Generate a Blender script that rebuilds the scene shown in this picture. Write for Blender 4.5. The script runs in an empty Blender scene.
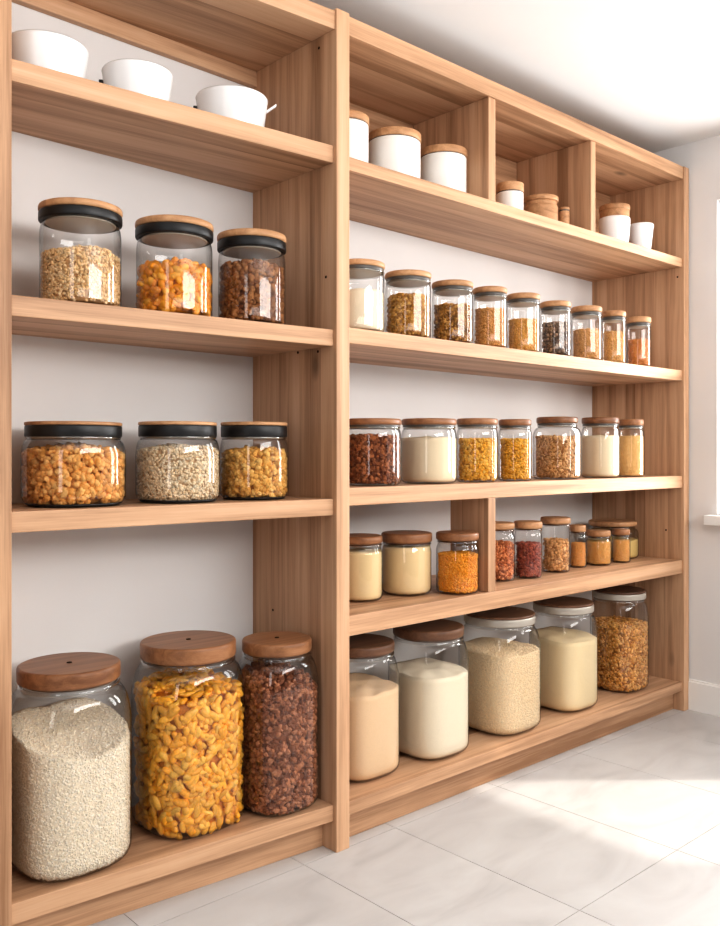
import bpy, bmesh, math, random
import numpy as np
from mathutils import Vector, noise as mnoise

random.seed(7); RNG = np.random.default_rng(11)
SC = bpy.context.scene
COL = SC.collection

# ------------------------------------------------------------------ camera model (used to measure sizes from the photo)
FPX, HY, D = 876.0, 453.0, 1.6          # focal length in px, horizon row, camera distance from the unit's front plane
HC = 0.963                              # eye height
TH = math.radians(42.41)                # heading away from the shelf normal, toward +x
FW = (math.sin(TH), math.cos(TH)); RT = (math.cos(TH), -math.sin(TH))
XP0, XP1 = 1.380, 1.4218                # middle post
XE0, XE1 = 3.0933, 3.1320               # right end panel
XL0, XL1 = 0.585, 0.6262                # left end panel
TAN = math.tan(math.radians(4.05))      # the left bay stands very slightly turned
YB = 0.365                              # back wall
XW = 3.1395                             # right wall
def yback(x): return 0.340 + (x - XP0) * 0.0292
def yfront(x):
    return (XP0 - x) * TAN if x < XP0 else 0.0
def lin(c):
    c = c / 255.0
    return c / 12.92 if c <= 0.04045 else ((c + 0.055) / 1.055) ** 2.4
def rgb(r, g, b, a=1.0):
    return (lin(r), lin(g), lin(b), a)

# ------------------------------------------------------------------ materials
def new_mat(name):
    m = bpy.data.materials.new(name); m.use_nodes = True
    nt = m.node_tree
    for n in list(nt.nodes): nt.nodes.remove(n)
    return m, nt
def N(nt, t, **kw):
    n = nt.nodes.new(t)
    for k, v in kw.items():
        if k.startswith('i_'):
            n.inputs[k[2:].replace('_', ' ')].default_value = v
        else: setattr(n, k, v)
    return n
def L(nt, a, b): nt.links.new(a, b)
def math_node(nt, op, a, b=None):
    n = nt.nodes.new('ShaderNodeMath'); n.operation = op
    for i, v in enumerate((a, b)):
        if v is None: continue
        if isinstance(v, (int, float)): n.inputs[i].default_value = v
        else: L(nt, v, n.inputs[i])
    return n.outputs[0]
def ramp(nt, stops, fac):
    n = nt.nodes.new('ShaderNodeValToRGB')
    el = n.color_ramp.elements
    el[0].position, el[0].color = stops[0]
    el[1].position, el[1].color = stops[-1]
    for p, c in stops[1:-1]:
        e = el.new(p); e.color = c
    L(nt, fac, n.inputs[0]); return n.outputs[0]

def simple(name, col, rough=0.5, spec=0.5, metallic=0.0, bump=0.0, bscale=200, var=0.0):
    m, nt = new_mat(name)
    out = N(nt, 'ShaderNodeOutputMaterial'); b = N(nt, 'ShaderNodeBsdfPrincipled')
    b.inputs['Base Color'].default_value = col; b.inputs['Roughness'].default_value = rough
    b.inputs['Specular IOR Level'].default_value = spec; b.inputs['Metallic'].default_value = metallic
    L(nt, b.outputs[0], out.inputs[0])
    tc = N(nt, 'ShaderNodeTexCoord')
    no = N(nt, 'ShaderNodeTexNoise'); no.inputs['Scale'].default_value = bscale; no.inputs['Detail'].default_value = 4
    L(nt, tc.outputs['Object'], no.inputs['Vector'])
    if bump:
        bp = N(nt, 'ShaderNodeBump'); bp.inputs['Strength'].default_value = bump; bp.inputs['Distance'].default_value = 0.002
        L(nt, no.outputs[0], bp.inputs['Height']); L(nt, bp.outputs[0], b.inputs['Normal'])
    if var:
        n2 = N(nt, 'ShaderNodeTexNoise'); n2.inputs['Scale'].default_value = 2.5; n2.inputs['Detail'].default_value = 5
        L(nt, tc.outputs['Object'], n2.inputs['Vector'])
        c = tuple(x * (1 - var) for x in col[:3]) + (1,)
        L(nt, ramp(nt, [(0.35, c), (0.65, col)], n2.outputs[0]), b.inputs['Base Color'])
    return m

def wood(name, along, dark, mid, light, stave=0.062, skew=0.0, grain=1.0, rough=0.46, knots=True):
    m, nt = new_mat(name)
    out = N(nt, 'ShaderNodeOutputMaterial'); b = N(nt, 'ShaderNodeBsdfPrincipled')
    L(nt, b.outputs[0], out.inputs[0]); b.inputs['Roughness'].default_value = rough
    b.inputs['Specular IOR Level'].default_value = 0.35
    tc = N(nt, 'ShaderNodeTexCoord'); oi = N(nt, 'ShaderNodeObjectInfo')
    sep = N(nt, 'ShaderNodeSeparateXYZ'); L(nt, tc.outputs['Object'], sep.inputs[0])
    X, Y, Z = sep.outputs
    if skew: Y = math_node(nt, 'ADD', Y, math_node(nt, 'MULTIPLY', X, skew))
    A = X if along == 'X' else Z
    C2 = Z if along == 'X' else X
    rnd = math_node(nt, 'MULTIPLY', oi.outputs['Random'], 13.7)
    st = math_node(nt, 'FLOOR', math_node(nt, 'ADD', math_node(nt, 'DIVIDE', Y, stave), rnd))
    wn = N(nt, 'ShaderNodeTexWhiteNoise', noise_dimensions='1D'); L(nt, st, wn.inputs['W'])
    srand = wn.outputs['Value']
    off = math_node(nt, 'MULTIPLY', srand, 9.0)
    def vec(a, b_, c):
        cm = N(nt, 'ShaderNodeCombineXYZ')
        L(nt, math_node(nt, 'ADD', math_node(nt, 'MULTIPLY', A, a), off), cm.inputs[0])
        L(nt, math_node(nt, 'MULTIPLY', Y, b_), cm.inputs[1])
        L(nt, math_node(nt, 'MULTIPLY', C2, c), cm.inputs[2])
        return cm.outputs[0]
    n1 = N(nt, 'ShaderNodeTexNoise'); n1.inputs['Scale'].default_value = 1; n1.inputs['Detail'].default_value = 5
    n1.inputs['Distortion'].default_value = 0.5
    L(nt, vec(1.3 * grain, 34 * grain, 34 * grain), n1.inputs['Vector'])
    n2 = N(nt, 'ShaderNodeTexNoise'); n2.inputs['Scale'].default_value = 1; n2.inputs['Detail'].default_value = 3
    L(nt, vec(9 * grain, 330 * grain, 330 * grain), n2.inputs['Vector'])
    fac = math_node(nt, 'ADD', math_node(nt, 'MULTIPLY', n1.outputs[0], 0.62),
                    math_node(nt, 'ADD', math_node(nt, 'MULTIPLY', n2.outputs[0], 0.2),
                              math_node(nt, 'MULTIPLY', srand, 0.17)))
    col = ramp(nt, [(0.32, dark), (0.54, mid), (0.78, light)], fac)
    if knots:
        vo = N(nt, 'ShaderNodeTexVoronoi'); vo.inputs['Scale'].default_value = 1.0
        L(nt, vec(2.2, 5.2, 5.2), vo.inputs['Vector'])
        k = N(nt, 'ShaderNodeMapRange'); k.inputs['From Min'].default_value = 0.03; k.inputs['From Max'].default_value = 0.10
        k.inputs['To Min'].default_value = 0.75; k.inputs['To Max'].default_value = 0.0
        L(nt, vo.outputs['Distance'], k.inputs['Value'])
        mx = N(nt, 'ShaderNodeMix', data_type='RGBA'); L(nt, k.outputs[0], mx.inputs[0])
        L(nt, col, mx.inputs[6]); mx.inputs[7].default_value = tuple(v * 0.45 for v in dark[:3]) + (1,)
        col = mx.outputs[2]
    L(nt, col, b.inputs['Base Color'])
    bp = N(nt, 'ShaderNodeBump'); bp.inputs['Strength'].default_value = 0.10; bp.inputs['Distance'].default_value = 0.001
    L(nt, n2.outputs[0], bp.inputs['Height']); L(nt, bp.outputs[0], b.inputs['Normal'])
    return m

def glass(name, tint=(0.957, 0.955, 0.95), edge=(0.30, 0.32, 0.33), rim=0.9, refl=1.0):
    """thin clear glass: see-through with fresnel reflection, darker toward its outline"""
    m, nt = new_mat(name)
    out = N(nt, 'ShaderNodeOutputMaterial')
    lw = N(nt, 'ShaderNodeLayerWeight'); lw.inputs['Blend'].default_value = 0.5
    f5 = math_node(nt, 'POWER', lw.outputs['Facing'], 3.6)
    fr = math_node(nt, 'MULTIPLY', math_node(nt, 'ADD', math_node(nt, 'MULTIPLY', f5, 0.8), 0.06), refl)
    mx = N(nt, 'ShaderNodeMix', data_type='RGBA')
    L(nt, math_node(nt, 'MULTIPLY', math_node(nt, 'POWER', lw.outputs['Facing'], 3.0), rim), mx.inputs[0])
    mx.inputs[6].default_value = tint + (1,); mx.inputs[7].default_value = edge + (1,)
    tr = N(nt, 'ShaderNodeBsdfTransparent'); L(nt, mx.outputs[2], tr.inputs[0])
    gl = N(nt, 'ShaderNodeBsdfGlossy'); gl.inputs['Roughness'].default_value = 0.045
    ms = N(nt, 'ShaderNodeMixShader'); L(nt, fr, ms.inputs[0]); L(nt, tr.outputs[0], ms.inputs[1]); L(nt, gl.outputs[0], ms.inputs[2])
    L(nt, ms.outputs[0], out.inputs[0])
    return m

def food(name, rough=0.55, bump=0.3, bscale=350, spec=0.3, lo=0.84, hi=1.1):
    m, nt = new_mat(name)
    out = N(nt, 'ShaderNodeOutputMaterial'); b = N(nt, 'ShaderNodeBsdfPrincipled')
    L(nt, b.outputs[0], out.inputs[0]); b.inputs['Roughness'].default_value = rough
    b.inputs['Specular IOR Level'].default_value = spec
    at = N(nt, 'ShaderNodeAttribute', attribute_name='Col'); tc = N(nt, 'ShaderNodeTexCoord')
    no = N(nt, 'ShaderNodeTexNoise'); no.inputs['Scale'].default_value = bscale; no.inputs['Detail'].default_value = 4
    L(nt, tc.outputs['Object'], no.inputs['Vector'])
    mr = N(nt, 'ShaderNodeMapRange'); mr.inputs['From Min'].default_value = 0.3; mr.inputs['From Max'].default_value = 0.7
    mr.inputs['To Min'].default_value = lo; mr.inputs['To Max'].default_value = hi
    L(nt, no.outputs[0], mr.inputs['Value'])
    vm = N(nt, 'ShaderNodeVectorMath', operation='SCALE'); L(nt, at.outputs['Color'], vm.inputs[0]); L(nt, mr.outputs[0], vm.inputs['Scale'])
    L(nt, vm.outputs[0], b.inputs['Base Color'])
    bp = N(nt, 'ShaderNodeBump'); bp.inputs['Strength'].default_value = bump; bp.inputs['Distance'].default_value = 0.0015
    L(nt, no.outputs[0], bp.inputs['Height']); L(nt, bp.outputs[0], b.inputs['Normal'])
    return m

WD, WM, WL = rgb(150, 112, 82), rgb(198, 159, 126), rgb(217, 183, 152)
M = {
 'wood_h': wood('oak_grain_lengthwise', 'X', WD, WM, WL),
 'wood_hl': wood('oak_grain_lengthwise_turned', 'X', WD, WM, WL, skew=TAN),
 'wood_v': wood('oak_grain_upright', 'Z', WD, WM, WL, stave=0.042),
 'lid': wood('lid_wood', 'X', rgb(118, 78, 52), rgb(154, 108, 74), rgb(182, 136, 98), stave=0.5, grain=1.6, rough=0.38, knots=False),
 'lid_dark': wood('lid_wood_dark', 'X', rgb(80, 54, 40), rgb(108, 76, 56), rgb(136, 98, 74), stave=0.5, grain=1.6, rough=0.4, knots=False),
 'lid_pale': wood('lid_wood_pale', 'X', rgb(156, 114, 78), rgb(192, 148, 108), rgb(214, 174, 136), stave=0.5, grain=2.0, rough=0.45, knots=False),
 'wall': simple('white_wall_paint', rgb(226, 224, 223), 0.85, 0.2, bump=0.05, bscale=300, var=0.03),
 'ceil': simple('ceiling_paint', rgb(232, 231, 230), 0.9, 0.1, bump=0.04, bscale=250, var=0.02),
 'trim': simple('white_trim_paint', rgb(238, 237, 235), 0.45, 0.4, var=0.02),
 'ceramic': simple('white_glazed_ceramic', rgb(238, 238, 238), 0.22, 0.5, var=0.015),
 'ceramic_warm': simple('white_stoneware', rgb(236, 233, 228), 0.4, 0.4, var=0.02),
 'black': simple('black_silicone', rgb(17, 16, 17), 0.42, 0.5, bump=0.02),
 'grey': simple('grey_seal', rgb(84, 78, 72), 0.35, 0.5),
 'silver': simple('pale_metal_band', rgb(176, 168, 158), 0.32, 0.6, metallic=0.25),
 'stopper': simple('taupe_stopper', rgb(196, 184, 168), 0.4, 0.4),
 'clear': simple('clear_seal', rgb(188, 190, 190), 0.12, 0.7),
 'hole': simple('dark_hole', rgb(44, 26, 16), 0.8, 0.1),
 'glass': glass('clear_glass'),
 'glass_smoke': glass('smoky_glass', tint=(0.88, 0.87, 0.86)),
 'rimglass': glass('thick_rim_glass', tint=(0.86, 0.87, 0.87), edge=(0.55, 0.56, 0.57), rim=0.9, refl=2.2),
 'pane': glass('window_glass', tint=(.98, .985, .985), rim=0.1, refl=0.6),
 'food': food('dry_goods'),
 'nut': food('dry_goods_shiny', 0.38, 0.15, 220, 0.5),
 'powder': food('fine_powder', 0.9, 0.12, 420, 0.05, 0.95, 1.02),
}

# ------------------------------------------------------------------ object helpers
def tag(o, label=None, cat=None, group=None, kind=None):
    if label: o['label'] = label
    if cat: o['category'] = cat
    if group: o['group'] = group
    if kind: o['kind'] = kind
    return o
def empty(name, loc, rz=0.0):
    o = bpy.data.objects.new(name, None); COL.objects.link(o)
    o.location = loc; o.rotation_euler = (0, 0, rz); o.empty_display_size = 0.05
    return o
def link(name, me, mat, parent=None, world=False):
    o = bpy.data.objects.new(name, me); COL.objects.link(o)
    if mat is not None and not me.materials: me.materials.append(mat)
    if parent is not None:
        o.parent = parent
        if world: o.location = -Vector(parent.location)     # mesh is in world coordinates
    return o
def from_bm(bm, name, smooth=False):
    bmesh.ops.recalc_face_normals(bm, faces=bm.faces[:])
    me = bpy.data.meshes.new(name); bm.to_mesh(me); bm.free()
    if smooth: me.polygons.foreach_set('use_smooth', [True] * len(me.polygons))
    return me
def prism(bm, plan, z0, z1):
    """closed prism over a plan polygon [(x,y)...]"""
    lo = [bm.verts.new((x, y, z0)) for x, y in plan]; hi = [bm.verts.new((x, y, z1)) for x, y in plan]
    n = len(plan)
    bm.faces.new(lo[::-1]); bm.faces.new(hi)
    for i in range(n): bm.faces.new((lo[i], lo[(i + 1) % n], hi[(i + 1) % n], hi[i]))
def box(bm, x0, x1, y0, y1, z0, z1):
    prism(bm, [(x0, y0), (x1, y0), (x1, y1), (x0, y1)], z0, z1)
def bevel(bm, w=0.002, seg=2):
    bmesh.ops.recalc_face_normals(bm, faces=bm.faces[:])
    bmesh.ops.bevel(bm, geom=bm.edges[:], offset=w, segments=seg, affect='EDGES', profile=0.6)
def board(name, plan, z0, z1, mat, parent, bev=0.0022, label=None):
    bm = bmesh.new(); prism(bm, plan, z0, z1); bevel(bm, bev)
    o = link(name, from_bm(bm, name), mat, parent, True)
    if label: o['label'] = label
    return o
def rect(x0, x1, y0, y1):
    if y1 is None: return [(x0, y0), (x1, y0), (x1, yback(x1)), (x0, yback(x0))]
    return [(x0, y0), (x1, y0), (x1, y1), (x0, y1)]
def np_mesh(name, V, T, colors=None, smooth=True):
    me = bpy.data.meshes.new(name); V = np.asarray(V, np.float32); T = np.asarray(T, np.int32)
    me.vertices.add(len(V)); me.vertices.foreach_set('co', V.ravel())
    me.loops.add(T.size); me.loops.foreach_set('vertex_index', T.ravel())
    me.polygons.add(len(T)); me.polygons.foreach_set('loop_start', np.arange(len(T), dtype=np.int32) * T.shape[1])
    me.polygons.foreach_set('use_smooth', np.full(len(T), smooth))
    me.update(calc_edges=True); me.validate()
    if colors is not None:
        at = me.color_attributes.new('Col', 'FLOAT_COLOR', 'POINT')
        at.data.foreach_set('color', np.asarray(colors, np.float32).ravel())
    return me

SEG = 64
ANG = np.linspace(0, 2 * np.pi, SEG, endpoint=False)
def sup(theta, n):
    return (np.abs(np.cos(theta)) ** n + np.abs(np.sin(theta)) ** n) ** (-1.0 / n)
def loft(name, prof, cap0=True, cap1=True):
    """prof = [(radius, z, exponent)...] -> closed or open surface of quads"""
    V = []
    for r, z, n in prof:
        R = r * sup(ANG, n)
        V.append(np.stack([R * np.cos(ANG), R * np.sin(ANG), np.full(SEG, z)], 1))
    V = np.concatenate(V); faces = []
    for k in range(len(prof) - 1):
        for i in range(SEG):
            j = (i + 1) % SEG
            faces.append((k * SEG + i, k * SEG + j, (k + 1) * SEG + j, (k + 1) * SEG + i))
    if cap0: faces.append(tuple(range(SEG))[::-1])
    if cap1: faces.append(tuple((len(prof) - 1) * SEG + i for i in range(SEG)))
    me = bpy.data.meshes.new(name); me.from_pydata(V.tolist(), [], faces)
    me.polygons.foreach_set('use_smooth', [len(p.vertices) == 4 for p in me.polygons])
    me.update(); return me
def disc_prof(r, z0, z1, b=None, n=2.0):
    b = b if b is not None else min(0.25 * (z1 - z0), 0.004)
    return [(r - b, z0, n), (r - 0.3 * b, z0 + 0.3 * b, n), (r, z0 + b, n), (r, z1 - b, n), (r - 0.3 * b, z1 - 0.3 * b, n), (r - b, z1, n), (r - b - 0.0005, z1, n)]

# ------------------------------------------------------------------ the setting
def struct(name, me, mat, parent=None):
    o = link(name, me, mat, parent)
    if parent is None: o['kind'] = 'structure'
    return o
# floor tiles: grout bed with separate bevelled tiles in one mesh
mt, nt = new_mat('floor_tile')
out = N(nt, 'ShaderNodeOutputMaterial'); b = N(nt, 'ShaderNodeBsdfPrincipled'); L(nt, b.outputs[0], out.inputs[0])
tc = N(nt, 'ShaderNodeTexCoord'); n1 = N(nt, 'ShaderNodeTexNoise'); n1.inputs['Scale'].default_value = 3.2; n1.inputs['Detail'].default_value = 7
n1.inputs['Distortion'].default_value = 1.2
mp = N(nt, 'ShaderNodeMapping'); mp.inputs['Scale'].default_value = (1.0, 2.2, 1.0); L(nt, tc.outputs['Object'], mp.inputs[0]); L(nt, mp.outputs[0], n1.inputs['Vector'])
at = N(nt, 'ShaderNodeAttribute', attribute_name='Col')
cr = ramp(nt, [(0.3, rgb(184, 181, 179)), (0.5, rgb(194, 191, 189)), (0.7, rgb(200, 198, 196))], n1.outputs[0])
mul = N(nt, 'ShaderNodeMix', data_type='RGBA', blend_type='MULTIPLY'); mul.inputs[0].default_value = 1.0
L(nt, cr, mul.inputs[6]); L(nt, at.outputs['Color'], mul.inputs[7]); L(nt, mul.outputs[2], b.inputs['Base Color'])
b.inputs['Roughness'].default_value = 0.42; b.inputs['Specular IOR Level'].default_value = 0.35
xs = [-2.6, -2.03, -1.61, -1.19, -0.77, -0.36, 0.05, 0.46, 0.87, 1.285, 1.585, 2.0, 2.415, 2.83, 3.25]
ys = [0.55, 0.0, -0.55, -1.10, -1.65, -2.20, -2.75, -3.3, -3.85]
V, Q, C = [], [], []
def quad(pts, c):
    k = len(V); V.extend(pts); Q.append((k, k + 1, k + 2, k + 3)); C.extend([c] * 4)
GR = (0.80, 0.78, 0.76, 1)
quad([(-2.6, -3.85, -0.0012), (3.25, -3.85, -0.0012), (3.25, 0.55, -0.0012), (-2.6, 0.55, -0.0012)], GR)
g = 0.0008
for i in range(len(xs) - 1):
    for j in range(len(ys) - 1):
        x0, x1, y0, y1 = xs[i] + g, xs[i + 1] - g, ys[j + 1] + g, ys[j] - g
        t = random.uniform(0.965, 1.0); c = (t, t, t, 1)
        quad([(x0, y0, 0), (x1, y0, 0), (x1, y1, 0), (x0, y1, 0)], c)
        for (a, b_) in (((x0, y0), (x1, y0)), ((x1, y0), (x1, y1)), ((x1, y1), (x0, y1)), ((x0, y1), (x0, y0))):
            quad([(a[0], a[1], -0.0012), (b_[0], b_[1], -0.0012), (b_[0], b_[1], 0), (a[0], a[1], 0)], GR)
struct('floor', np_mesh('floor', V, Q, C, smooth=False), mt)
bm = bmesh.new(); prism(bm, [(-2.6, yback(-2.6)), (XW + 0.12, yback(XW + .12)), (XW + 0.12, 0.52), (-2.6, 0.52)], -0.05, 2.13)
struct('wall_back', from_bm(bm, 'wall_back'), M['wall'])
ZC = 2.129
bm = bmesh.new(); box(bm, -2.6, XW + 0.12, -3.85, 0.52, ZC, ZC + 0.1)
struct('ceiling', from_bm(bm, 'ceiling'), M['ceil'])
# right wall with two window openings
WIN = [(-0.108, -0.62), (-0.95, -1.58)]
WZ0, WZ1 = 0.735, 1.893
bm = bmesh.new()
box(bm, XW, XW + 0.12, -3.85, 0.52, -0.05, WZ0); box(bm, XW, XW + 0.12, -3.85, 0.52, WZ1, ZC)
edges = [0.52] + [v for w in WIN for v in w] + [-3.85]
for a, c in zip(edges[0::2], edges[1::2]): box(bm, XW, XW + 0.12, c, a, WZ0, WZ1)
struct('wall_right', from_bm(bm, 'wall_right'), M['wall'])
for k, (ya, yb) in enumerate(WIN):
    bm = bmesh.new(); x0, x1, w = XW + 0.03, XW + 0.07, 0.03
    box(bm, x0, x1, yb, ya, WZ0, WZ0 + w); box(bm, x0, x1, yb, ya, WZ1 - w, WZ1)
    box(bm, x0, x1, yb, yb + w, WZ0 + w, WZ1 - w); box(bm, x0, x1, ya - w, ya, WZ0 + w, WZ1 - w)
    wo = struct('window_%d' % (k + 1), from_bm(bm, 'window'), M['trim'])
    bm = bmesh.new(); box(bm, XW + 0.048, XW + 0.052, yb + w, ya - w, WZ0 + w, WZ1 - w)
    link('pane', from_bm(bm, 'pane'), M['pane'], wo)
    bm = bmesh.new(); box(bm, XW - 0.045, XW + 0.03, yb - 0.03, ya + 0.03, WZ0 - 0.035, WZ0); bevel(bm, 0.003)
    link('window_sill', from_bm(bm, 'window_sill'), M['trim'], wo)
bm = bmesh.new(); box(bm, XW - 0.012, XW, -3.85, -0.002, 0, 0.106); box(bm, XW - 0.007, XW, -3.85, -0.002, 0.106, 0.114)
struct('baseboard_right', from_bm(bm, 'baseboard_right'), M['trim'])

# ------------------------------------------------------------------ shelving unit
unit = empty('shelving_unit', (1.85, 0.18, 0))
tag(unit, 'tall built-in light oak open shelving unit with two bays along the white wall', 'shelving unit')
ZT = 2.035
yl = yfront(XL1)
board('upright_panel', [(XL0, yl + .002), (XL1, yl), (XL1, yback(XL1)), (XL0, yback(XL0))], 0, 2.03, M['wood_v'], unit)
post = board('upright_panel', rect(XP0, XP1, -0.006, None), 0, ZT, M['wood_v'], unit)
endp = board('upright_panel', rect(XE0, XE1, -0.004, None), 0, ZT - 0.003, M['wood_v'], unit)
def lplan(off=0.006):
    return [(XL1, yfront(XL1) + off), (XP0, off), (XP0, yback(XP0)), (XL1, yback(XL1))]
board('top_panel', lplan(0.0), 1.985, 2.03, M['wood_hl'], unit)
board('top_panel', rect(XP1, XE0, 0.0, None), 1.985, 2.032, M['wood_h'], unit)
board('back_rail', [(XL1, yback(XL1) - 0.02), (XP0, yback(XP0) - 0.02), (XP0, yback(XP0)), (XL1, yback(XL1))], 1.945, 1.985, M['wood_h'], unit)
LZ = {1: (1.706, .042), 2: (1.2614, .040), 3: (0.8523, .040), 5: (0.113, .040)}
RZ = {1: (1.690, .033), 2: (1.2715, .039), 3: (0.8774, .044), 4: (0.5632, .050), 5: (0.1085, .034)}
for k, (z, t) in LZ.items(): board('shelf', lplan(), z - t, z, M['wood_hl'], unit)
for k, (z, t) in RZ.items(): board('shelf', rect(XP1, XE0, 0.004, None), z - t, z, M['wood_h'], unit)
board('plinth', [(XL1, yfront(XL1) + .05), (XP0, .045), (XP0, .065), (XL1, yfront(XL1) + .07)], 0, LZ[5][0] - LZ[5][1], M['wood_hl'], unit)
board('plinth', rect(XP1, XE0, 0.038, 0.058), 0, RZ[5][0] - RZ[5][1], M['wood_h'], unit)
for x0, x1 in ((1.9654, 1.9970), (2.4869, 2.5162)):
    board('compartment_divider', rect(x0, x1, 0.005, 0.305), RZ[1][0], 1.985, M['wood_v'], unit)
board('compartment_divider', rect(1.9640, 1.9970, 0.005, 0.15), RZ[4][0], RZ[3][0] - RZ[3][1], M['wood_v'], unit)
board('back_panel', rect(XP1, XE0, 0.305, 0.32), RZ[1][0], 1.985, M['wood_h'], unit)
def ray(px, py):
    s = (px - 360) / FPX
    return (FW[0] + RT[0] * s, FW[1] + RT[1] * s, (HY - py) / FPX)
def peg(px, py, X, parent):
    r = ray(px, py); t = X / r[0]
    y, z = -D + r[1] * t, HC + r[2] * t
    bm = bmesh.new(); vs = []
    for s in (-0.002, 0.0006):
        vs.append([bm.verts.new((X - s, y + 0.0035 * math.cos(a), z + 0.0035 * math.sin(a))) for a in np.linspace(0, 2 * math.pi, 12, endpoint=False)])
    bm.faces.new(vs[0]); bm.faces.new(vs[1][::-1])
    for i in range(12): bm.faces.new((vs[0][i], vs[0][(i + 1) % 12], vs[1][(i + 1) % 12], vs[1][i]))
    o = link('peg_hole', from_bm(bm, 'peg_hole'), M['hole'], parent)
for p in ((319, 48), (326, 277), (298, 352.5), (318, 351.5), (273, 610)): peg(*p, XP0, post)
for p in ((677.5, 277), (666, 530)): peg(*p, XE0, endp)

# ------------------------------------------------------------------ placing jars from measured widths
def support(phi, n):
    q = n / (n - 1.0)
    return (abs(math.cos(phi)) ** q + abs(math.sin(phi)) ** q) ** (1 / q)
def place(xl, xr, zs, yb=None, setback=0.012, n=2.0, rb=0.93):
    """centre, radius and viewing numbers of an upright thing whose outline spans xl..xr"""
    a0, a1 = math.atan((xl - 360) / FPX), math.atan((xr - 360) / FPX)
    ph, half = (a0 + a1) / 2, (a1 - a0) / 2
    az = TH + ph                                   # from the shelf normal
    ex, ey = math.sin(az), math.cos(az)
    h = support(az, n)
    if yb is not None:
        zc = FPX * (HC - zs) / (yb - HY)
        rho = zc / math.cos(ph) / (1 - rb * math.sin(half))
    else:
        rho = D / ey
        for _ in range(30):
            r = rho * math.sin(half) / h
            rho = (D + yfront(rho * ex) + setback + r) / ey
    r = rho * math.sin(half) / h
    x, y = rho * ex, -D + rho * ey
    if yb is not None:
        lo, hi = yfront(x) + 0.006 + r, yback(x) - 0.012 - r
        if y < lo or y > hi:
            y = min(max(y, lo), hi); rho = (y + D) / ey; x = rho * ex; r = rho * math.sin(half) / h
    return x, y, r, rho, ph
def zat(py, depth): return HC + (HY - py) / FPX * depth

ICO = {}
def ico(sub):
    if sub not in ICO:
        bm = bmesh.new(); bmesh.ops.create_icosphere(bm, subdivisions=sub, radius=1)
        bm.verts.ensure_lookup_table()
        ICO[sub] = (np.array([v.co[:] for v in bm.verts]), np.array([[v.index for v in f.verts] for f in bm.faces])); bm.free()
    return ICO[sub]
def cashew(bend):
    """curved nut: 8 rings x 7"""
    t = np.linspace(0, 1, 9); V = []; K = 8
    for u in t:
        ang = (u - 0.5) * bend; R = 1.0 / bend * 2
        c = np.array([R * math.sin(ang), R * (math.cos(ang) - 1) + 0.25, 0])
        tang = np.array([math.cos(ang), -math.sin(ang), 0]); nrm = np.array([math.sin(ang), math.cos(ang), 0])
        w = 0.62 * math.sqrt(max(0.0, 1 - (2 * u - 1) ** 4)) * (1 - 0.25 * u) + 0.02
        for k in range(K):
            a = 2 * math.pi * k / K
            V.append(c + w * (math.cos(a) * nrm + 0.85 * math.sin(a) * np.array([0, 0, 1])))
    F = []
    for i in range(8):
        for k in range(K):
            a, b_, c_, d_ = i * K + k, i * K + (k + 1) % K, (i + 1) * K + (k + 1) % K, (i + 1) * K + k
            F += [(a, b_, c_), (a, c_, d_)]
    for k in range(1, K - 1): F += [(0, k + 1, k), (8 * K, 8 * K + k, 8 * K + k + 1)]
    return np.array(V), np.array(F)
NUTS = [cashew(b) for b in (0.5, 1.2, 1.9, 2.3)]
def rand_rot(nrm, flat):
    """random rotation; when flat, local z is laid toward nrm"""
    z = nrm if flat > RNG.random() else RNG.normal(size=3)
    z = z + RNG.normal(size=3) * 0.25; z /= np.linalg.norm(z)
    x = np.cross(z, RNG.normal(size=3)); x /= np.linalg.norm(x)
    return np.stack([x, np.cross(z, x), z], 1)

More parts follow.
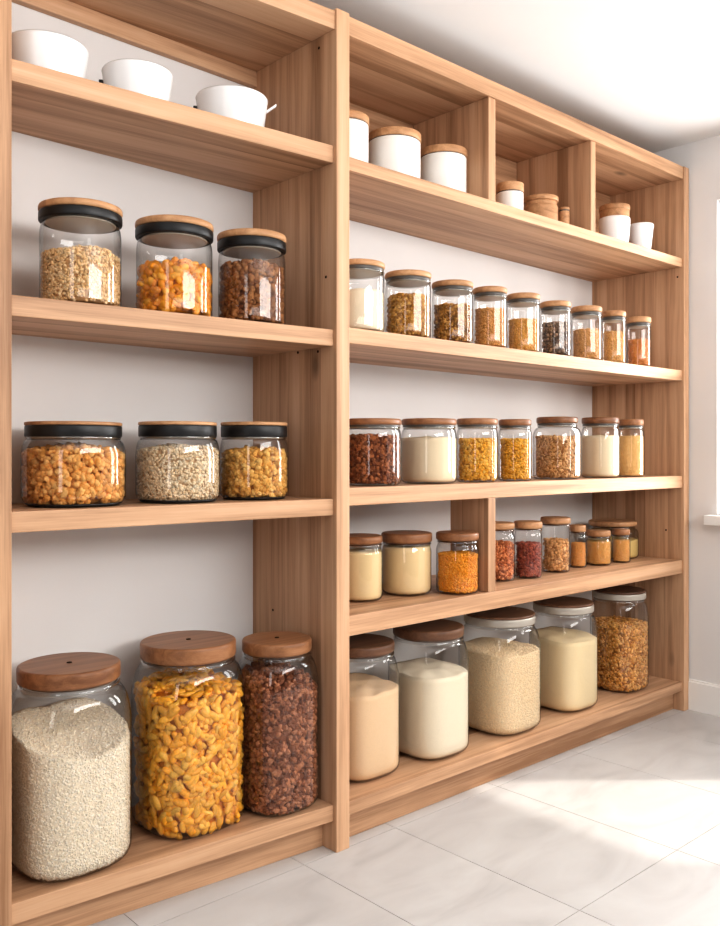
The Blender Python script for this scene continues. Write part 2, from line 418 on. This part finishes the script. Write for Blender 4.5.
def contents(name, a, n, z0, zf, kind, pal, size, slump=0.0, mound=0.0, cover=1.0, base_r=0.0, shoulder=None, detail=1):
    """the fill of a jar: a solid core, and for grains pieces pressed against the glass and lying on top"""
    pal = [np.array([lin(c) for c in p]) * np.array([1.2, 1.16, 1.1]) for p in pal]
    pal = [p * min(1.0, .9 / p.max()) for p in pal]
    core_col = pal[0] * (np.array([0.62, 0.50, 0.40]) if kind not in ('powder', 'cashew') and size > 0.0075 else np.array([.72, .5, .2]) if kind == 'cashew' else np.array([1, .97, .93]) if kind != 'powder' else 1.0)  # under larger pieces the core is darkened: shade of the gaps put into its colour
    A = a if kind == 'powder' else a - size * (0.4 if kind in ('flake', 'cashew', 'nut') else 0.5)
    th = np.linspace(0, 2 * np.pi, 72, endpoint=False); SP = sup(th, n)
    hh = zf - z0
    inset = 0.0 if kind == 'powder' or size < 0.0065 else 0.28 * size
    sd = RNG.random() * 50
    def ztop(x, y):
        f = slump * y / a - abs(x) / a * mound * 0.5
        f += mound * (1 - min(1, (x * x + y * y) / a ** 2)) + 0.12 * a * (0.6 if kind == 'powder' else 0.35) * mnoise.noise(Vector((x / a * 2.2 + sd, y / a * 2.2, sd)))
        return zf + f
    def body_r(z):                      # radius limit following the jar outline
        cr = base_r
        if cr and z < z0 + cr: return A - cr + math.sqrt(max(0, cr * cr - (z0 + cr - z) ** 2)) * 1.0
        if shoulder and z > shoulder[0]:
            u = min(1, (z - shoulder[0]) / max(1e-4, shoulder[1] - shoulder[0]))
            return A - (A - shoulder[2]) * (1 - math.sqrt(max(0, 1 - u * u)))
        return A
    V = []; fr = [0, .004, .02, .05, .1, .18, .28, .4, .52, .64, .76, .86, .94, 1.0]
    for f in fr:
        for k in range(72):
            x, y = A * SP[k] * math.cos(th[k]), A * SP[k] * math.sin(th[k])
            z = z0 + (ztop(x, y) - inset * 0.5 - z0) * f
            r = (body_r(z) - inset) * SP[k]
            V.append((r * math.cos(th[k]), r * math.sin(th[k]), z))
    for s in (.93, .82, .68, .52, .36, .2, .08):
        for k in range(72):
            x, y = A * SP[k] * math.cos(th[k]) * s, A * SP[k] * math.sin(th[k]) * s
            z = ztop(x, y); q = body_r(z) / A
            V.append((x * q * (1 - inset / a), y * q * (1 - inset / a), z - inset * 0.5))
    nr = len(fr) + 7; T = []
    for i in range(nr - 1):
        for k in range(72):
            p, q = i * 72 + k, i * 72 + (k + 1) % 72
            T += [(p, q, q + 72), (p, q + 72, p + 72)]
    V.append((0, 0, ztop(0, 0))); V.append((0, 0, z0)); c1, c0 = len(V) - 2, len(V) - 1
    for k in range(72):
        T.append(((nr - 1) * 72 + k, (nr - 1) * 72 + (k + 1) % 72, c1)); T.append((c0, (k + 1) % 72, k))
    V = np.array(V); T = np.array(T)
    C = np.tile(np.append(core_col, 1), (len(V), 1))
    VV, TT, CC, nv = [V], [T], [C], len(V)
    if kind != 'powder':
        per = 2 * math.pi * a * 1.08
        nside = int(cover * 3.6 * per * 0.68 * hh / (size * size))
        ntop = int(cover * 2.6 * math.pi * a * a / (size * size))
        icoV, icoT = ico(detail)
        for q in range(nside + ntop):
            if q < nside:
                t = RNG.uniform(-math.pi * 0.68, math.pi * 0.68) - math.pi / 2
                s1 = float(sup(np.array([t]), n)[0])
                zt = ztop(A * s1 * math.cos(t), A * s1 * math.sin(t))
                z = RNG.uniform(z0 + size * 0.3, zt)
                r = (body_r(z) + RNG.uniform(-0.26, 0.12) * size) * s1
                p = np.array([r * math.cos(t), r * math.sin(t), z])
                e = 0.02; s2 = float(sup(np.array([t + e]), n)[0])
                tg = np.array([s2 * math.cos(t + e) - s1 * math.cos(t), s2 * math.sin(t + e) - s1 * math.sin(t), 0])
                nm = np.array([tg[1], -tg[0], 0]); nm /= np.linalg.norm(nm)
            else:
                t = RNG.uniform(0, 2 * math.pi); s = math.sqrt(RNG.random()) * 0.97
                s1 = float(sup(np.array([t]), n)[0])
                x, y = A * s * s1 * math.cos(t), A * s * s1 * math.sin(t); z = ztop(x, y); k = body_r(z) / A
                p = np.array([x * k, y * k, z + RNG.uniform(-0.15, 0.3) * size]); nm = np.array([0, 0, 1.0])
            sz = size * RNG.uniform(0.72, 1.15) * 0.5
            if kind == 'cashew':
                gv, gt = NUTS[RNG.integers(len(NUTS))]; gv = gv * sz * np.array([1.25, 1.1, 1.0]); R = rand_rot(nm, 1.01)
            elif kind == 'flake':
                gv, gt = icoV * sz * np.array([1.15, 0.95, 0.34]), icoT; R = rand_rot(nm, 0.65)
            elif kind == 'grain':
                gv, gt = icoV * sz * np.array([1.35, 0.68, 0.62]), icoT; R = rand_rot(nm, 0.6)
            elif kind == 'nut':
                gv, gt = icoV * sz * np.array([1.35, 0.92, 0.66]), icoT; R = rand_rot(nm, 0.7)
            else:                        # chunk: lumpy cluster
                gv = icoV * (1 + RNG.uniform(-0.3, 0.22, (len(icoV), 1))) * sz * np.array([1.1, 1.0, 0.85]); gt = icoT; R = rand_rot(nm, 0.3)
            VV.append(gv @ R.T + p); TT.append(gt + nv); nv += len(gv)
            w = RNG.random(); c = pal[RNG.integers(len(pal))] * (0.82 + 0.34 * w if size > 0.0065 else 0.97 + 0.12 * w)
            CC.append(np.tile(np.append(c, 1), (len(gv), 1)))
    return np_mesh(name, np.concatenate(VV), np.concatenate(TT), np.concatenate(CC), smooth=(kind != 'chunk' or detail > 1))

def make_jar(label, group, zs, xl, xr, yt, yb, fill_y, fill, *, lidw=1.0, lid_px=8, seal_px=0, seal=None, n=2.0,
             use_base=False, setback=0.012, sh=0.10, neck=0.02, corner=0.16, lid_mat='lid', glass_mat='glass', style='plain', xmin=None, xmax=None,
             knob=False, neck_r=0.93, cx=None, rot=0.0, cat='jar', base_ring=False):
    x, y, r, rho, ph = place(xl, xr, zs, yb if use_base else None, setback, n)
    if xmax is not None and x + r > xmax: x = xmax - r
    if xmin is not None and x - r < xmin: x = xmin + r
    dep = rho * math.cos(ph); near = (rho - r) * math.cos(ph)
    rl = r * lidw * (support(TH + ph, n))
    above = zat(yt, dep) > HC
    ztop = zat(yt, (rho - rl) * math.cos(ph) if above else (rho + rl) * math.cos(ph)) - zs
    lh, shh = lid_px * near / FPX, seal_px * near / FPX
    zl = ztop - lh - shh
    zf = zat(fill_y, near) - zs
    root = empty('storage_jar', (x, y, zs), rot)
    tag(root, label, cat, group)
    rn = rl * neck_r; H = zl; cr = corner * r; s_h, n_h = sh * H, neck * H
    if rn > r: rn = r * 0.97
    zs1 = H - n_h - s_h
    prof = [(r - cr * 1.15, 0.0025, n), (r - cr, 0.0, n)]
    for k in range(1, 7):
        t = k / 6 * math.pi / 2; prof.append((r - cr + cr * math.sin(t), cr * (1 - math.cos(t)), n))
    prof.append((r, zs1 * 0.5, n)); prof.append((r, zs1, n))
    for k in range(1, 9):
        t = k / 8; u = t * math.pi / 2
        if style == 'soft': rr = rn + (r - rn) * (0.5 + 0.5 * math.cos(t * math.pi))
        else: rr = rn + (r - rn) * math.cos(u)
        zz = zs1 + s_h * (t if style == 'soft' else math.sin(u))
        prof.append((rr, zz, n + (2 - n) * t))
    prof.append((rn, H - n_h * 0.3, 2)); prof.append((rn, H, 2))
    link('glass_body', loft('glass_body', prof, True, False), M[glass_mat], root)
    # rim of the neck
    if style in ('big', 'soft') or neck > 0.03:
        w = 0.003 if style != 'big' else 0.0042
        zr = H - n_h * 0.5
        rp = [(rn + 0.0005 + w * max(0, math.sin(t)) * 0.9, zr + w * -math.cos(t), 2) for t in np.linspace(0, math.pi, 7)]
        link('neck_rim', loft('neck_rim', rp, False, False), M['rimglass'], root)
    if base_ring:
        rp = [(r - cr * 0.95, -0.0002, n), (r - cr * 0.55, 0.0012, n), (r - cr * 0.28, 0.006, n), (r - cr * 0.42, 0.0075, n), (r - cr * 0.95, 0.0035, n)]
        link('base_ring', loft('base_ring', rp, False, False), M['black'], root)
    lid = link('lid', loft('lid', disc_prof(rl, zl + shh, ztop, min(0.3 * lh, 0.005))), M[lid_mat], root)
    if seal:
        rs = rl * (0.995 if seal == 'black' else 0.985 if seal == 'silver' else 0.955)
        if seal == 'silver': rs = rl * 1.012
        link('seal' if seal != 'silver' else 'lid_band', loft('seal', disc_prof(rs, zl - 0.002, zl + shh + 0.0004, min(0.25 * shh, 0.003))), M[seal], lid)
    # stopper under the lid, inside the neck
    link('stopper', loft('stopper', disc_prof(rn * 0.93, zl - 0.005, zl + 0.001, 0.0015)), M['lid_dark' if seal in (None, 'silver') else 'stopper'], lid)
    if knob:
        link('centre_peg', loft('centre_peg', disc_prof(0.0055, ztop - 0.001, ztop + 0.0016, 0.0006)), M['hole'], lid)
    if fill:
        kw = dict(fill); kind = kw.pop('kind'); pal = kw.pop('pal'); size = kw.pop('size', 0.01); fname = kw.pop('name')
        gap = 0.0022
        me = contents(fname, r - gap, n, 0.005, zf, kind, pal, size, base_r=max(0.001, cr - gap), shoulder=(zs1, H - n_h, rn - gap), **kw)
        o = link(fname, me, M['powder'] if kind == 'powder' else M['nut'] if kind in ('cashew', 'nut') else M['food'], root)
        o['kind'] = 'stuff'
    return root, (x, y, r, ztop)

def powder(name, c, **kw): return dict(name=name, kind='powder', pal=[c], **kw)
def grains(name, kind, pal, size, **kw): return dict(name=name, kind=kind, pal=pal, size=size, **kw)

# ---------------- left bay, black-sealed jars on the shelf under the bowls
G = 'black-sealed jars on the second left shelf'
z = LZ[2][0]
kw = dict(lid_px=7.5, seal='black', seal_px=8.5, sh=0.16, neck=0.03, corner=0.14, lid_mat='lid_pale', neck_r=0.9, setback=0.012)
make_jar('round glass jar of pale oat flakes with black-sealed wooden lid, leftmost under the white bowls', G, z, 39, 121.5, 197, 305, 247,
    grains('oat_flakes', 'flake', [(226, 194, 148), (214, 178, 130), (236, 208, 168)], 0.0085, mound=.012), lidw=1.03, **kw)
make_jar('round glass jar of yellow nuts with black-sealed wooden lid, between oat flakes and brown nuts', G, z, 136, 212.5, 214, 316, 263,
    grains('yellow_nuts', 'nut', [(228, 156, 40), (218, 142, 34), (236, 172, 66), (214, 140, 60)], 0.019, mound=.006, detail=2), lidw=1.03, **kw)
make_jar('round glass jar of dark brown nuts with black-sealed wooden lid, beside the middle upright', G, z, 218, 285.5, 227.5, 322, 262,
    grains('brown_nuts', 'chunk', [(140, 92, 54), (118, 74, 42), (160, 112, 70)], 0.014, mound=.006, detail=2), lidw=1.03, **kw)
# ---------------- left bay, squat jars
G = 'squat black-lidded jars on the third left shelf'
z = LZ[3][0]
kw = dict(lid_px=3.6, seal='black', seal_px=11, sh=0.24, neck=0.045, corner=0.24, lid_mat='lid_pale', neck_r=0.95, base_ring=True, n=2.3, style='plain')
make_jar('widest squat glass jar of golden popcorn-like clusters with thick black lid rim', G, z, 20, 126, 421, 508, 453,
    grains('golden_clusters', 'chunk', [(214, 160, 92), (204, 146, 76), (226, 178, 112)], 0.0155, mound=.012, detail=2), lidw=.93, setback=.03, **kw)
make_jar('squat glass jar of whitish oat flakes with thick black lid rim', G, z, 135, 220, 421, 503, 449,
    grains('whitish_flakes', 'flake', [(230, 212, 184), (222, 200, 168), (238, 224, 200)], 0.0085, mound=.008), lidw=.93, setback=.03, **kw)
make_jar('squat glass jar of small yellow-brown clusters with thick black lid rim, beside the middle upright', G, z, 219.5, 288.5, 421.5, 498, 453,
    grains('yellow_brown_clusters', 'chunk', [(212, 166, 92), (202, 152, 78), (222, 182, 112)], 0.015, mound=.006, detail=2), lidw=.97, setback=.04, **kw)
# ---------------- left bay, big jars at the bottom
G = 'big wooden-lidded jars on the bottom left shelf'
z = LZ[5][0]
kw = dict(n=2.8, use_base=True, sh=0.17, neck=0.04, corner=0.28, style='big', knob=True, neck_r=0.95)
make_jar('big glass jar of white coarse flour with flat wooden lid, far left at the bottom', G, z, 5, 131, 652, 886, 748,
    grains('coarse_flour', 'flake', [(250, 241, 225), (246, 235, 216), (252, 245, 232)], 0.0062, slump=.03, mound=-.022, cover=.9), lidw=.83, lid_px=17, **kw)
make_jar('big glass jar of bright yellow cashew-shaped nuts with flat wooden lid', G, z, 130.5, 245, 630, 843, 700,
    grains('yellow_cashews', 'cashew', [(244, 182, 62), (238, 168, 42), (248, 194, 84), (242, 178, 60)], 0.0265, slump=.012, mound=.008, cover=1.15), lidw=.84, lid_px=17, **kw)
make_jar('big glass jar of dark brown crumbly clusters with coppery wooden lid, beside the middle upright', G, z, 246, 329, 629, 808, 684,
    grains('brown_clusters', 'chunk', [(152, 98, 68), (130, 80, 54), (172, 118, 86), (118, 70, 46)], 0.0145, slump=.02, mound=.012), lidw=.83, lid_px=13, xmax=1.376, **dict(kw, use_base=False, setback=.008))

# ---------------- right bay, second shelf: nine tall jars
G = 'tall wooden-lidded jars on the second right shelf'
z = RZ[2][0]
kw = dict(lid_px=6.0, seal='grey', seal_px=2.6, sh=0.09, neck=0.04, corner=0.16, lid_mat='lid_pale', neck_r=0.93, setback=0.010)
R2 = [
 (331, 384.5, 258, 334, 288, powder('cream_flour', (250, 238, 216), mound=.004), 'tall jar of plain cream flour under the first white canister, half hidden by the post'),
 (385, 431, 269, 341, 294, grains('mixed_seeds', 'chunk', [(186, 138, 66), (160, 112, 46), (204, 162, 92)], 0.0105), 'tall jar of mottled golden brown seeds, right of the cream flour'),
 (432, 473, 279, 345, 304, grains('dark_seeds', 'chunk', [(164, 116, 52), (128, 88, 38), (196, 152, 84)], 0.010), 'tall jar of olive brown seeds, third from the post'),
 (473, 507, 285.5, 348.5, 308, grains('tan_oats', 'grain', [(216, 166, 104), (204, 152, 90)], 0.007), 'narrow tall jar of smooth tan grains, right of the olive brown seeds'),
 (506.5, 540, 292, 352, 318.5, grains('golden_grains', 'grain', [(220, 176, 104), (208, 160, 86)], 0.0075), 'tall jar of golden grains, left of the dark speckled beans'),
 (540, 571, 300, 356, 322.5, grains('speckled_beans', 'nut', [(112, 88, 70), (84, 64, 50), (168, 140, 116)], 0.0105), 'tall jar of dark grey-brown speckled beans'),
 (571, 602, 305, 359, 329, grains('beige_grains', 'grain', [(220, 176, 120), (208, 160, 102)], 0.007), 'tall jar of beige grains, right of the dark speckled beans'),
 (601.5, 626, 310, 361, 331.5, grains('pale_grains', 'grain', [(224, 184, 124), (214, 170, 108)], 0.007), 'tall jar of pale tan grains, second from the right end of its shelf'),
 (626, 651, 316, 364, 339.5, grains('orange_grains', 'grain', [(216, 154, 94), (204, 138, 78)], 0.0075), 'tall jar of orange-tan grains nearest the right end panel'),
]
for xl, xr, yt, yb, fy, fill, lab in R2:
    make_jar(lab, G, z, xl, xr, yt, yb, fy, fill, lidw=1.02, **kw)
# ---------------- right bay, third shelf: seven jars
G = 'wooden-lidded jars on the third right shelf'
z = RZ[3][0]
kw = dict(lid_px=6.5, seal='grey', seal_px=1.2, sh=0.14, neck=0.05, corner=0.2, lid_mat='lid', neck_r=0.92, setback=0.022)
R3 = [
 (343, 401.5, 418, 486, 437, grains('dark_granola', 'chunk', [(138, 82, 48), (112, 62, 34), (164, 104, 64)], 0.0125), 1.0, 2.2, 'jar of dark brown granola by the middle post on the third right shelf'),
 (401, 457, 418, 484, 438, powder('cream_powder', (246, 231, 204), mound=.003), .99, 2.2, 'jar of smooth cream powder between dark granola and yellow flakes'),
 (456.5, 498, 418, 482, 440, grains('yellow_flakes', 'chunk', [(226, 176, 70), (212, 156, 50), (236, 194, 100)], 0.0095), 1.0, 2.0, 'jar of light yellow flakes right of the cream powder'),
 (498, 532, 419, 480.5, 440, grains('yellow_pasta', 'grain', [(228, 176, 66), (214, 156, 44), (238, 194, 96)], 0.010), .97, 2.0, 'narrower jar of golden yellow pasta pieces, left of the wide tan jar'),
 (533, 581.5, 416.5, 478.5, 437, grains('tan_flakes', 'flake', [(208, 164, 112), (186, 140, 90), (222, 184, 136)], 0.010), .86, 2.8, 'wide square-shouldered jar of tan flakes, third from the right end'),
 (581, 620, 417, 476, 436, powder('ivory_flour', (247, 233, 206), mound=.002), .97, 2.6, 'square-shouldered jar of ivory flour, second from the right end'),
 (617.5, 644.5, 419, 474.5, 436.5, grains('pale_couscous', 'grain', [(228, 194, 138), (218, 180, 122)], 0.006), .95, 2.4, 'small jar of pale couscous nearest the end panel on the third right shelf'),
]
for xl, xr, yt, yb, fy, fill, lw, n, lab in R3:
    make_jar(lab, G, z, xl, xr, yt, yb, fy, fill, lidw=lw, n=n, **kw)
# ---------------- right bay, fourth shelf
G = 'small wooden-lidded jars on the fourth right shelf'
z = RZ[4][0]
kw = dict(use_base=True, sh=0.12, neck=0.06, corner=0.22, neck_r=0.92)
R4 = [
 (338, 382.5, 533, 603, 553, powder('cream_meal', (244, 222, 178)), 1.0, 8, 2.0, 'lid', 'glass', 'jar of cream meal beside the post, left of the taller cream jar'),
 (382, 431.5, 530, 597, 548, powder('cream_semolina', (246, 222, 178)), 1.03, 9.5, 2.2, 'lid', 'glass', 'wider jar of cream semolina, between the small cream jar and orange-yellow grains'),
 (436.5, 479.5, 530, 588, 556, grains('turmeric_grains', 'grain', [(228, 156, 40), (214, 138, 26), (238, 174, 66)], 0.0065), 1.0, 8, 2.2, 'lid', 'glass', 'jar of orange-yellow grains left of the short divider'),
 (482, 515, 521, 582, 545, grains('reddish_granola', 'chunk', [(190, 116, 70), (164, 92, 52), (212, 146, 98)], 0.0105), .98, 6.5, 2.0, 'lid_pale', 'glass', 'jar of reddish brown granola directly right of the short divider'),
 (514, 542, 520, 579, 545, grains('dark_red_beans', 'nut', [(148, 70, 52), (122, 52, 40), (170, 92, 70)], 0.009), 1.03, 7, 2.0, 'lid_pale', 'glass', 'jar of dark red beans'),
 (541, 570, 516, 573, 542, grains('light_walnuts', 'chunk', [(206, 158, 104), (184, 134, 82), (222, 180, 130)], 0.0115), 1.05, 6.5, 2.2, 'lid_pale', 'glass', 'tallest jar right of the dark red beans, holding light brown nuts'),
 (569.5, 586.5, 524, 568, 544, grains('orange_lentils', 'grain', [(238, 182, 112), (226, 164, 92)], 0.006), .96, 7, 2.0, 'lid_pale', 'glass_smoke', 'slimmest jar of orange lentils on the fourth right shelf'),
 (585.5, 611.5, 529, 566, 543, grains('orange_flakes', 'grain', [(246, 200, 126), (236, 184, 108)], 0.006), .95, 6, 2.2, 'lid_pale', 'glass_smoke', 'low jar of pale orange flakes under the wide lid behind'),
 (611.5, 630.5, 528, 563, 541, grains('tan_lentils', 'grain', [(240, 194, 124), (230, 178, 108)], 0.006), .96, 6, 2.0, 'lid', 'glass_smoke', 'small low jar of tan lentils in front of the wide-lidded jar'),
]
for xl, xr, yt, yb, fy, fill, lw, lp, n, lm, gm, lab in R4:
    k2 = dict(kw, use_base=False, setback=.008, xmax=1.961) if 'short divider' in lab and 'left' in lab else kw
    make_jar(lab, G, z, xl, xr, yt, yb, fy, fill, lidw=lw, lid_px=lp, n=n, lid_mat=lm, glass_mat=gm, style='soft', **k2)
make_jar('wide low jar with broad flat lid at the back of the fourth right shelf', G, z, 594, 645.5, 518, None, 540,
    powder('pale_meal', (236, 212, 146)), lidw=.94, lid_px=5, lid_mat='lid_pale', glass_mat='glass_smoke', setback=0.140, xmax=3.091, sh=.2, neck=.08, corner=.12, neck_r=.9)
# ---------------- right bay, big jars at the bottom
G = 'big wooden-lidded jars on the bottom right shelf'
z = RZ[5][0]
kw = dict(n=3.2, use_base=True, sh=0.19, neck=0.045, corner=0.26, style='big', neck_r=0.95)
R5 = [
 (318, 399.5, 633, 785, 694, powder('beige_flour', (218, 190, 158), slump=.006, mound=.004), .88, 10, 0, None, 'lid_dark', 'big square glass jar of beige wholemeal flour, half hidden behind the middle post'),
 (388, 469, 618, 763, 677, powder('white_flour', (250, 239, 218), slump=.004, mound=.003), .88, 10, 0, None, 'lid_dark', 'big square glass jar of smooth white flour with brown lid'),
 (458.5, 541, 605.5, 738, 655, grains('coarse_meal', 'grain', [(242, 224, 194), (236, 214, 180)], 0.0046, slump=.006, cover=.8), .86, 2.5, 7, 'silver', 'lid_dark', 'big glass jar of coarse ivory meal with pale-rimmed lid, between white flour and semolina'),
 (529, 598, 596, 714, 641, powder('fine_semolina', (246, 226, 188), slump=.008), .88, 2.5, 6.5, 'silver', 'lid_dark', 'big square glass jar of smooth pale semolina, second from the right end at the bottom'),
 (590, 649, 585, 694, 627, grains('golden_nuts', 'nut', [(204, 148, 72), (184, 124, 52), (220, 172, 104)], 0.0125, slump=.004), .90, 2.5, 5.5, 'silver', 'lid_dark', 'big glass jar of golden brown nuts with white-rimmed dark lid by the end panel'),
]
for xl, xr, yt, yb, fy, fill, lw, lp, sp, seal, lm, lab in R5:
    make_jar(lab, G, z, xl, xr, yt, yb, fy, fill, lidw=lw, lid_px=lp, seal_px=sp, seal=seal, lid_mat=lm, **kw)

# ------------------------------------------------------------------ white pots, canisters and cups on the top shelf
def pot(label, group, xl, xr, yt, setback, handle=None, dark=True):
    zs = LZ[1][0]
    x, y, r, rho, ph = place(xl, xr, zs, None, setback)
    H = zat(yt, (rho - r) * math.cos(ph)) - zs
    root = empty('white_pot', (x, y, zs)); tag(root, label, 'pot', group)
    w = 0.004; rb = r * 0.84
    prof = [(rb * 0.9, 0, 2), (rb, 0.003, 2), (rb + (r - rb) * .18, H * 0.12, 2), (rb + (r - rb) * .55, H * 0.5, 2), (r * .99, H * 0.93, 2), (r, H - .003, 2), (r - w * .5, H, 2), (r - w, H - .003, 2)]
    prof += [(rb + (r - rb) * .5 - w, H * .5, 2), (rb - w, 0.012, 2), (rb * .7, 0.008, 2)]
    link('pot_body', loft('pot_body', prof), M['ceramic'], root)
    def stub(a, mat, name, ln, wd, up):
        bm = bmesh.new(); box(bm, 0, ln, -wd, wd, -0.003, 0.003); bevel(bm, 0.0015)
        for v in bm.verts: v.co.z += v.co.x * up
        me = from_bm(bm, name); o = link(name, me, mat, root)
        o.location = (r * .93 * math.cos(a), r * .93 * math.sin(a), H * .72); o.rotation_euler = (0, 0, a)
    if dark: stub(math.pi - TH + math.radians(10), M['black'], 'black_grip', .011, .006, 0)
    if handle: stub(-TH + math.radians(12), M['ceramic'], 'handle', .026, .005, .75)
G = 'white pots on the top left shelf'
pot('white tapered pot at the left end of the top shelf, cut by the left upright', G, 3, 89, 30, .03, dark=False)
pot('white tapered pot in the middle of the three on the top left shelf', G, 101.5, 173, 58.5, .03)
pot('white tapered pot with small raised handle, nearest the middle upright', G, 195.5, 268, 84.5, .03, handle=True)

def canister(label, group, xl, xr, yt, lid_px, setback=.045, lid_mat='lid_pale', body='ceramic_warm', band=0, taper=1.0, bodyname='canister_body', name='canister', cat='canister', lidw=1.03, n=2.0):
    zs = RZ[1][0]
    x, y, r, rho, ph = place(xl, xr, zs, None, setback)
    near = (rho - r) * math.cos(ph); H = zat(yt, near) - zs; lh = lid_px * near / FPX; bh = band * near / FPX
    root = empty(name, (x, y, zs)); tag(root, label, cat, group)
    zl = H - lh - bh; rb = r * taper
    prof = [(rb - .006, 0, n), (rb - .002, .002, n), (rb, .007, n), (rb + (r - rb) * .7, zl * .5, n), (r, zl * .85, n), (r, zl - .004, n), (r - .002, zl, n), (r - .004, zl, n)]
    link(bodyname, loft(bodyname, prof), M[body], root)
    lid = link('lid', loft('lid', disc_prof(r * lidw, H - lh, H, min(.003, lh * .3))), M[lid_mat], root)
    if band: link('lid_neck', loft('lid_neck', disc_prof(r * .94, zl - .001, H - lh + .001, .002)), M['lid_pale'], lid)
    else: link('seal', loft('seal', disc_prof(r * .985, zl - .003, zl + .0025, .0006)), M['grey'], lid)
    return root
G = 'white canisters in the first top compartment'
canister('white canister with wooden lid, half hidden behind the middle post', G, 322, 368.5, 109, 8)
canister('white canister with wooden lid, widest and in the middle of its compartment', G, 368, 420.5, 126, 8)
canister('white canister with wooden lid, right one beside the compartment divider', G, 420, 466.5, 143.5, 7.5)
canister('small white canister with thick wooden lid, left in the second compartment', 'containers in the middle top compartment', 496.5, 523.5, 180.5, 9)
canister('tan wooden pot with stepped lid, middle of the second compartment', 'containers in the middle top compartment', 524, 558, 193.5, 5, lid_mat='lid_pale', body='lid_pale', band=4, bodyname='pot_body', name='wooden_pot', cat='pot')
canister('tiny pale wooden shaker, rightmost in the second compartment', 'containers in the middle top compartment', 559, 569.5, 206.5, 3, lid_mat='lid_pale', body='lid_pale', bodyname='shaker_body', name='wooden_shaker', cat='shaker')
canister('white stoneware crock with pale lid over a brown neck, in the third compartment', 'containers in the right top compartment', 598.5, 630.5, 202.5, 5.5, band=7, taper=.86, body='ceramic', name='lidded_crock', bodyname='crock_body', cat='crock', lidw=.98)
zs = RZ[1][0]; x, y, r, rho, ph = place(628, 654, zs, None, .05)
H = zat(222, (rho - r) * math.cos(ph)) - zs
cup = empty('white_cup', (x, y, zs)); tag(cup, 'plain white tapered cup without lid, beside the right end panel', 'cup')
w = .004
link('cup_body', loft('cup_body', [(r * .68, 0, 2), (r * .73, .003, 2), (r * .88, H * .55, 2), (r * .965, H * .86, 2), (r, H * .9, 2), (r, H - .002, 2), (r - w * .5, H, 2), (r - w, H - .003, 2), (r * .85 - w, H * .5, 2), (r * .7 - w, .01, 2)]), M['ceramic'], cup)

# ------------------------------------------------------------------ light
def area(name, loc, target, sx, sy, power, col=(1, 1, 1)):
    ld = bpy.data.lights.new(name, 'AREA'); ld.shape = 'RECTANGLE'; ld.size = sx; ld.size_y = sy; ld.energy = power; ld.color = col
    o = bpy.data.objects.new(name, ld); COL.objects.link(o); o.location = loc
    d = Vector(target) - Vector(loc); o.rotation_euler = d.to_track_quat('-Z', 'Y').to_euler()
    return o
for k, (ya, yb) in enumerate(WIN):           # daylight through the two windows
    yc = (ya + yb) / 2; zc = (WZ0 + WZ1) / 2
    area('window_daylight', (XW + 0.30, yc, zc), (XW - 1, yc, zc), abs(ya - yb) + 0.1, WZ1 - WZ0, (40, 38)[k])
area('ceiling_fill', (0.7, -2.5, 1.45), (0.8, -2.3, 3.0), 2.6, 1.6, 52)  # added fill lamp aimed up, spreads soft light off the ceiling
area('side_streak_fill', (-1.3, -1.7, 1.25), (1.2, 0.1, 1.0), 0.5, 1.5, 10)  # added tall narrow lamp, lays a streak on the glass
area('front_fill', (1.9, -3.5, 1.75), (1.5, 0, 0.70), 2.6, 0.7, 74, (1.0, 0.985, 0.965))  # added broad fill lamp behind the camera, brightens the shelf fronts
# low sun through the second window only
sd = Vector((-1.0, 0.82, -1.54)).normalized()
sl = bpy.data.lights.new('sun', 'SPOT'); sl.energy = 4000; sl.spot_size = math.radians(7.4); sl.spot_blend = 0.0; sl.shadow_soft_size = 0.10; sl.color = (1, 0.96, 0.88)
so = bpy.data.objects.new('sun', sl); COL.objects.link(so); so.location = Vector((XW + .06, -1.265, 1.314)) - sd * 8.0
so.rotation_euler = sd.to_track_quat('-Z', 'Y').to_euler()
w = bpy.data.worlds.new('daylight'); w.use_nodes = True; SC.world = w
w.node_tree.nodes['Background'].inputs[0].default_value = (0.93, 0.96, 1.0, 1); w.node_tree.nodes['Background'].inputs[1].default_value = 0.11

# ------------------------------------------------------------------ camera
cd = bpy.data.cameras.new('camera'); cam = bpy.data.objects.new('camera', cd); COL.objects.link(cam)
cd.sensor_fit = 'HORIZONTAL'; cd.sensor_width = 36.0; cd.lens = FPX / 720 * 36.0
cd.shift_x = 0.0; cd.shift_y = (HY - 463.0) / 720.0
cam.location = (0, -D, HC); cam.rotation_euler = (math.pi / 2, 0, -TH)
cd.clip_start = 0.02
SC.camera = cam
SC.view_settings.view_transform = 'Standard'; SC.view_settings.look = 'None'; SC.view_settings.exposure = 0.06; SC.view_settings.gamma = 0.84
SC.cycles.max_bounces = 12; SC.cycles.diffuse_bounces = 5; SC.cycles.transparent_max_bounces = 32
SC.cycles.caustics_reflective = False; SC.cycles.caustics_refractive = False; SC.cycles.sample_clamp_indirect = 4.0
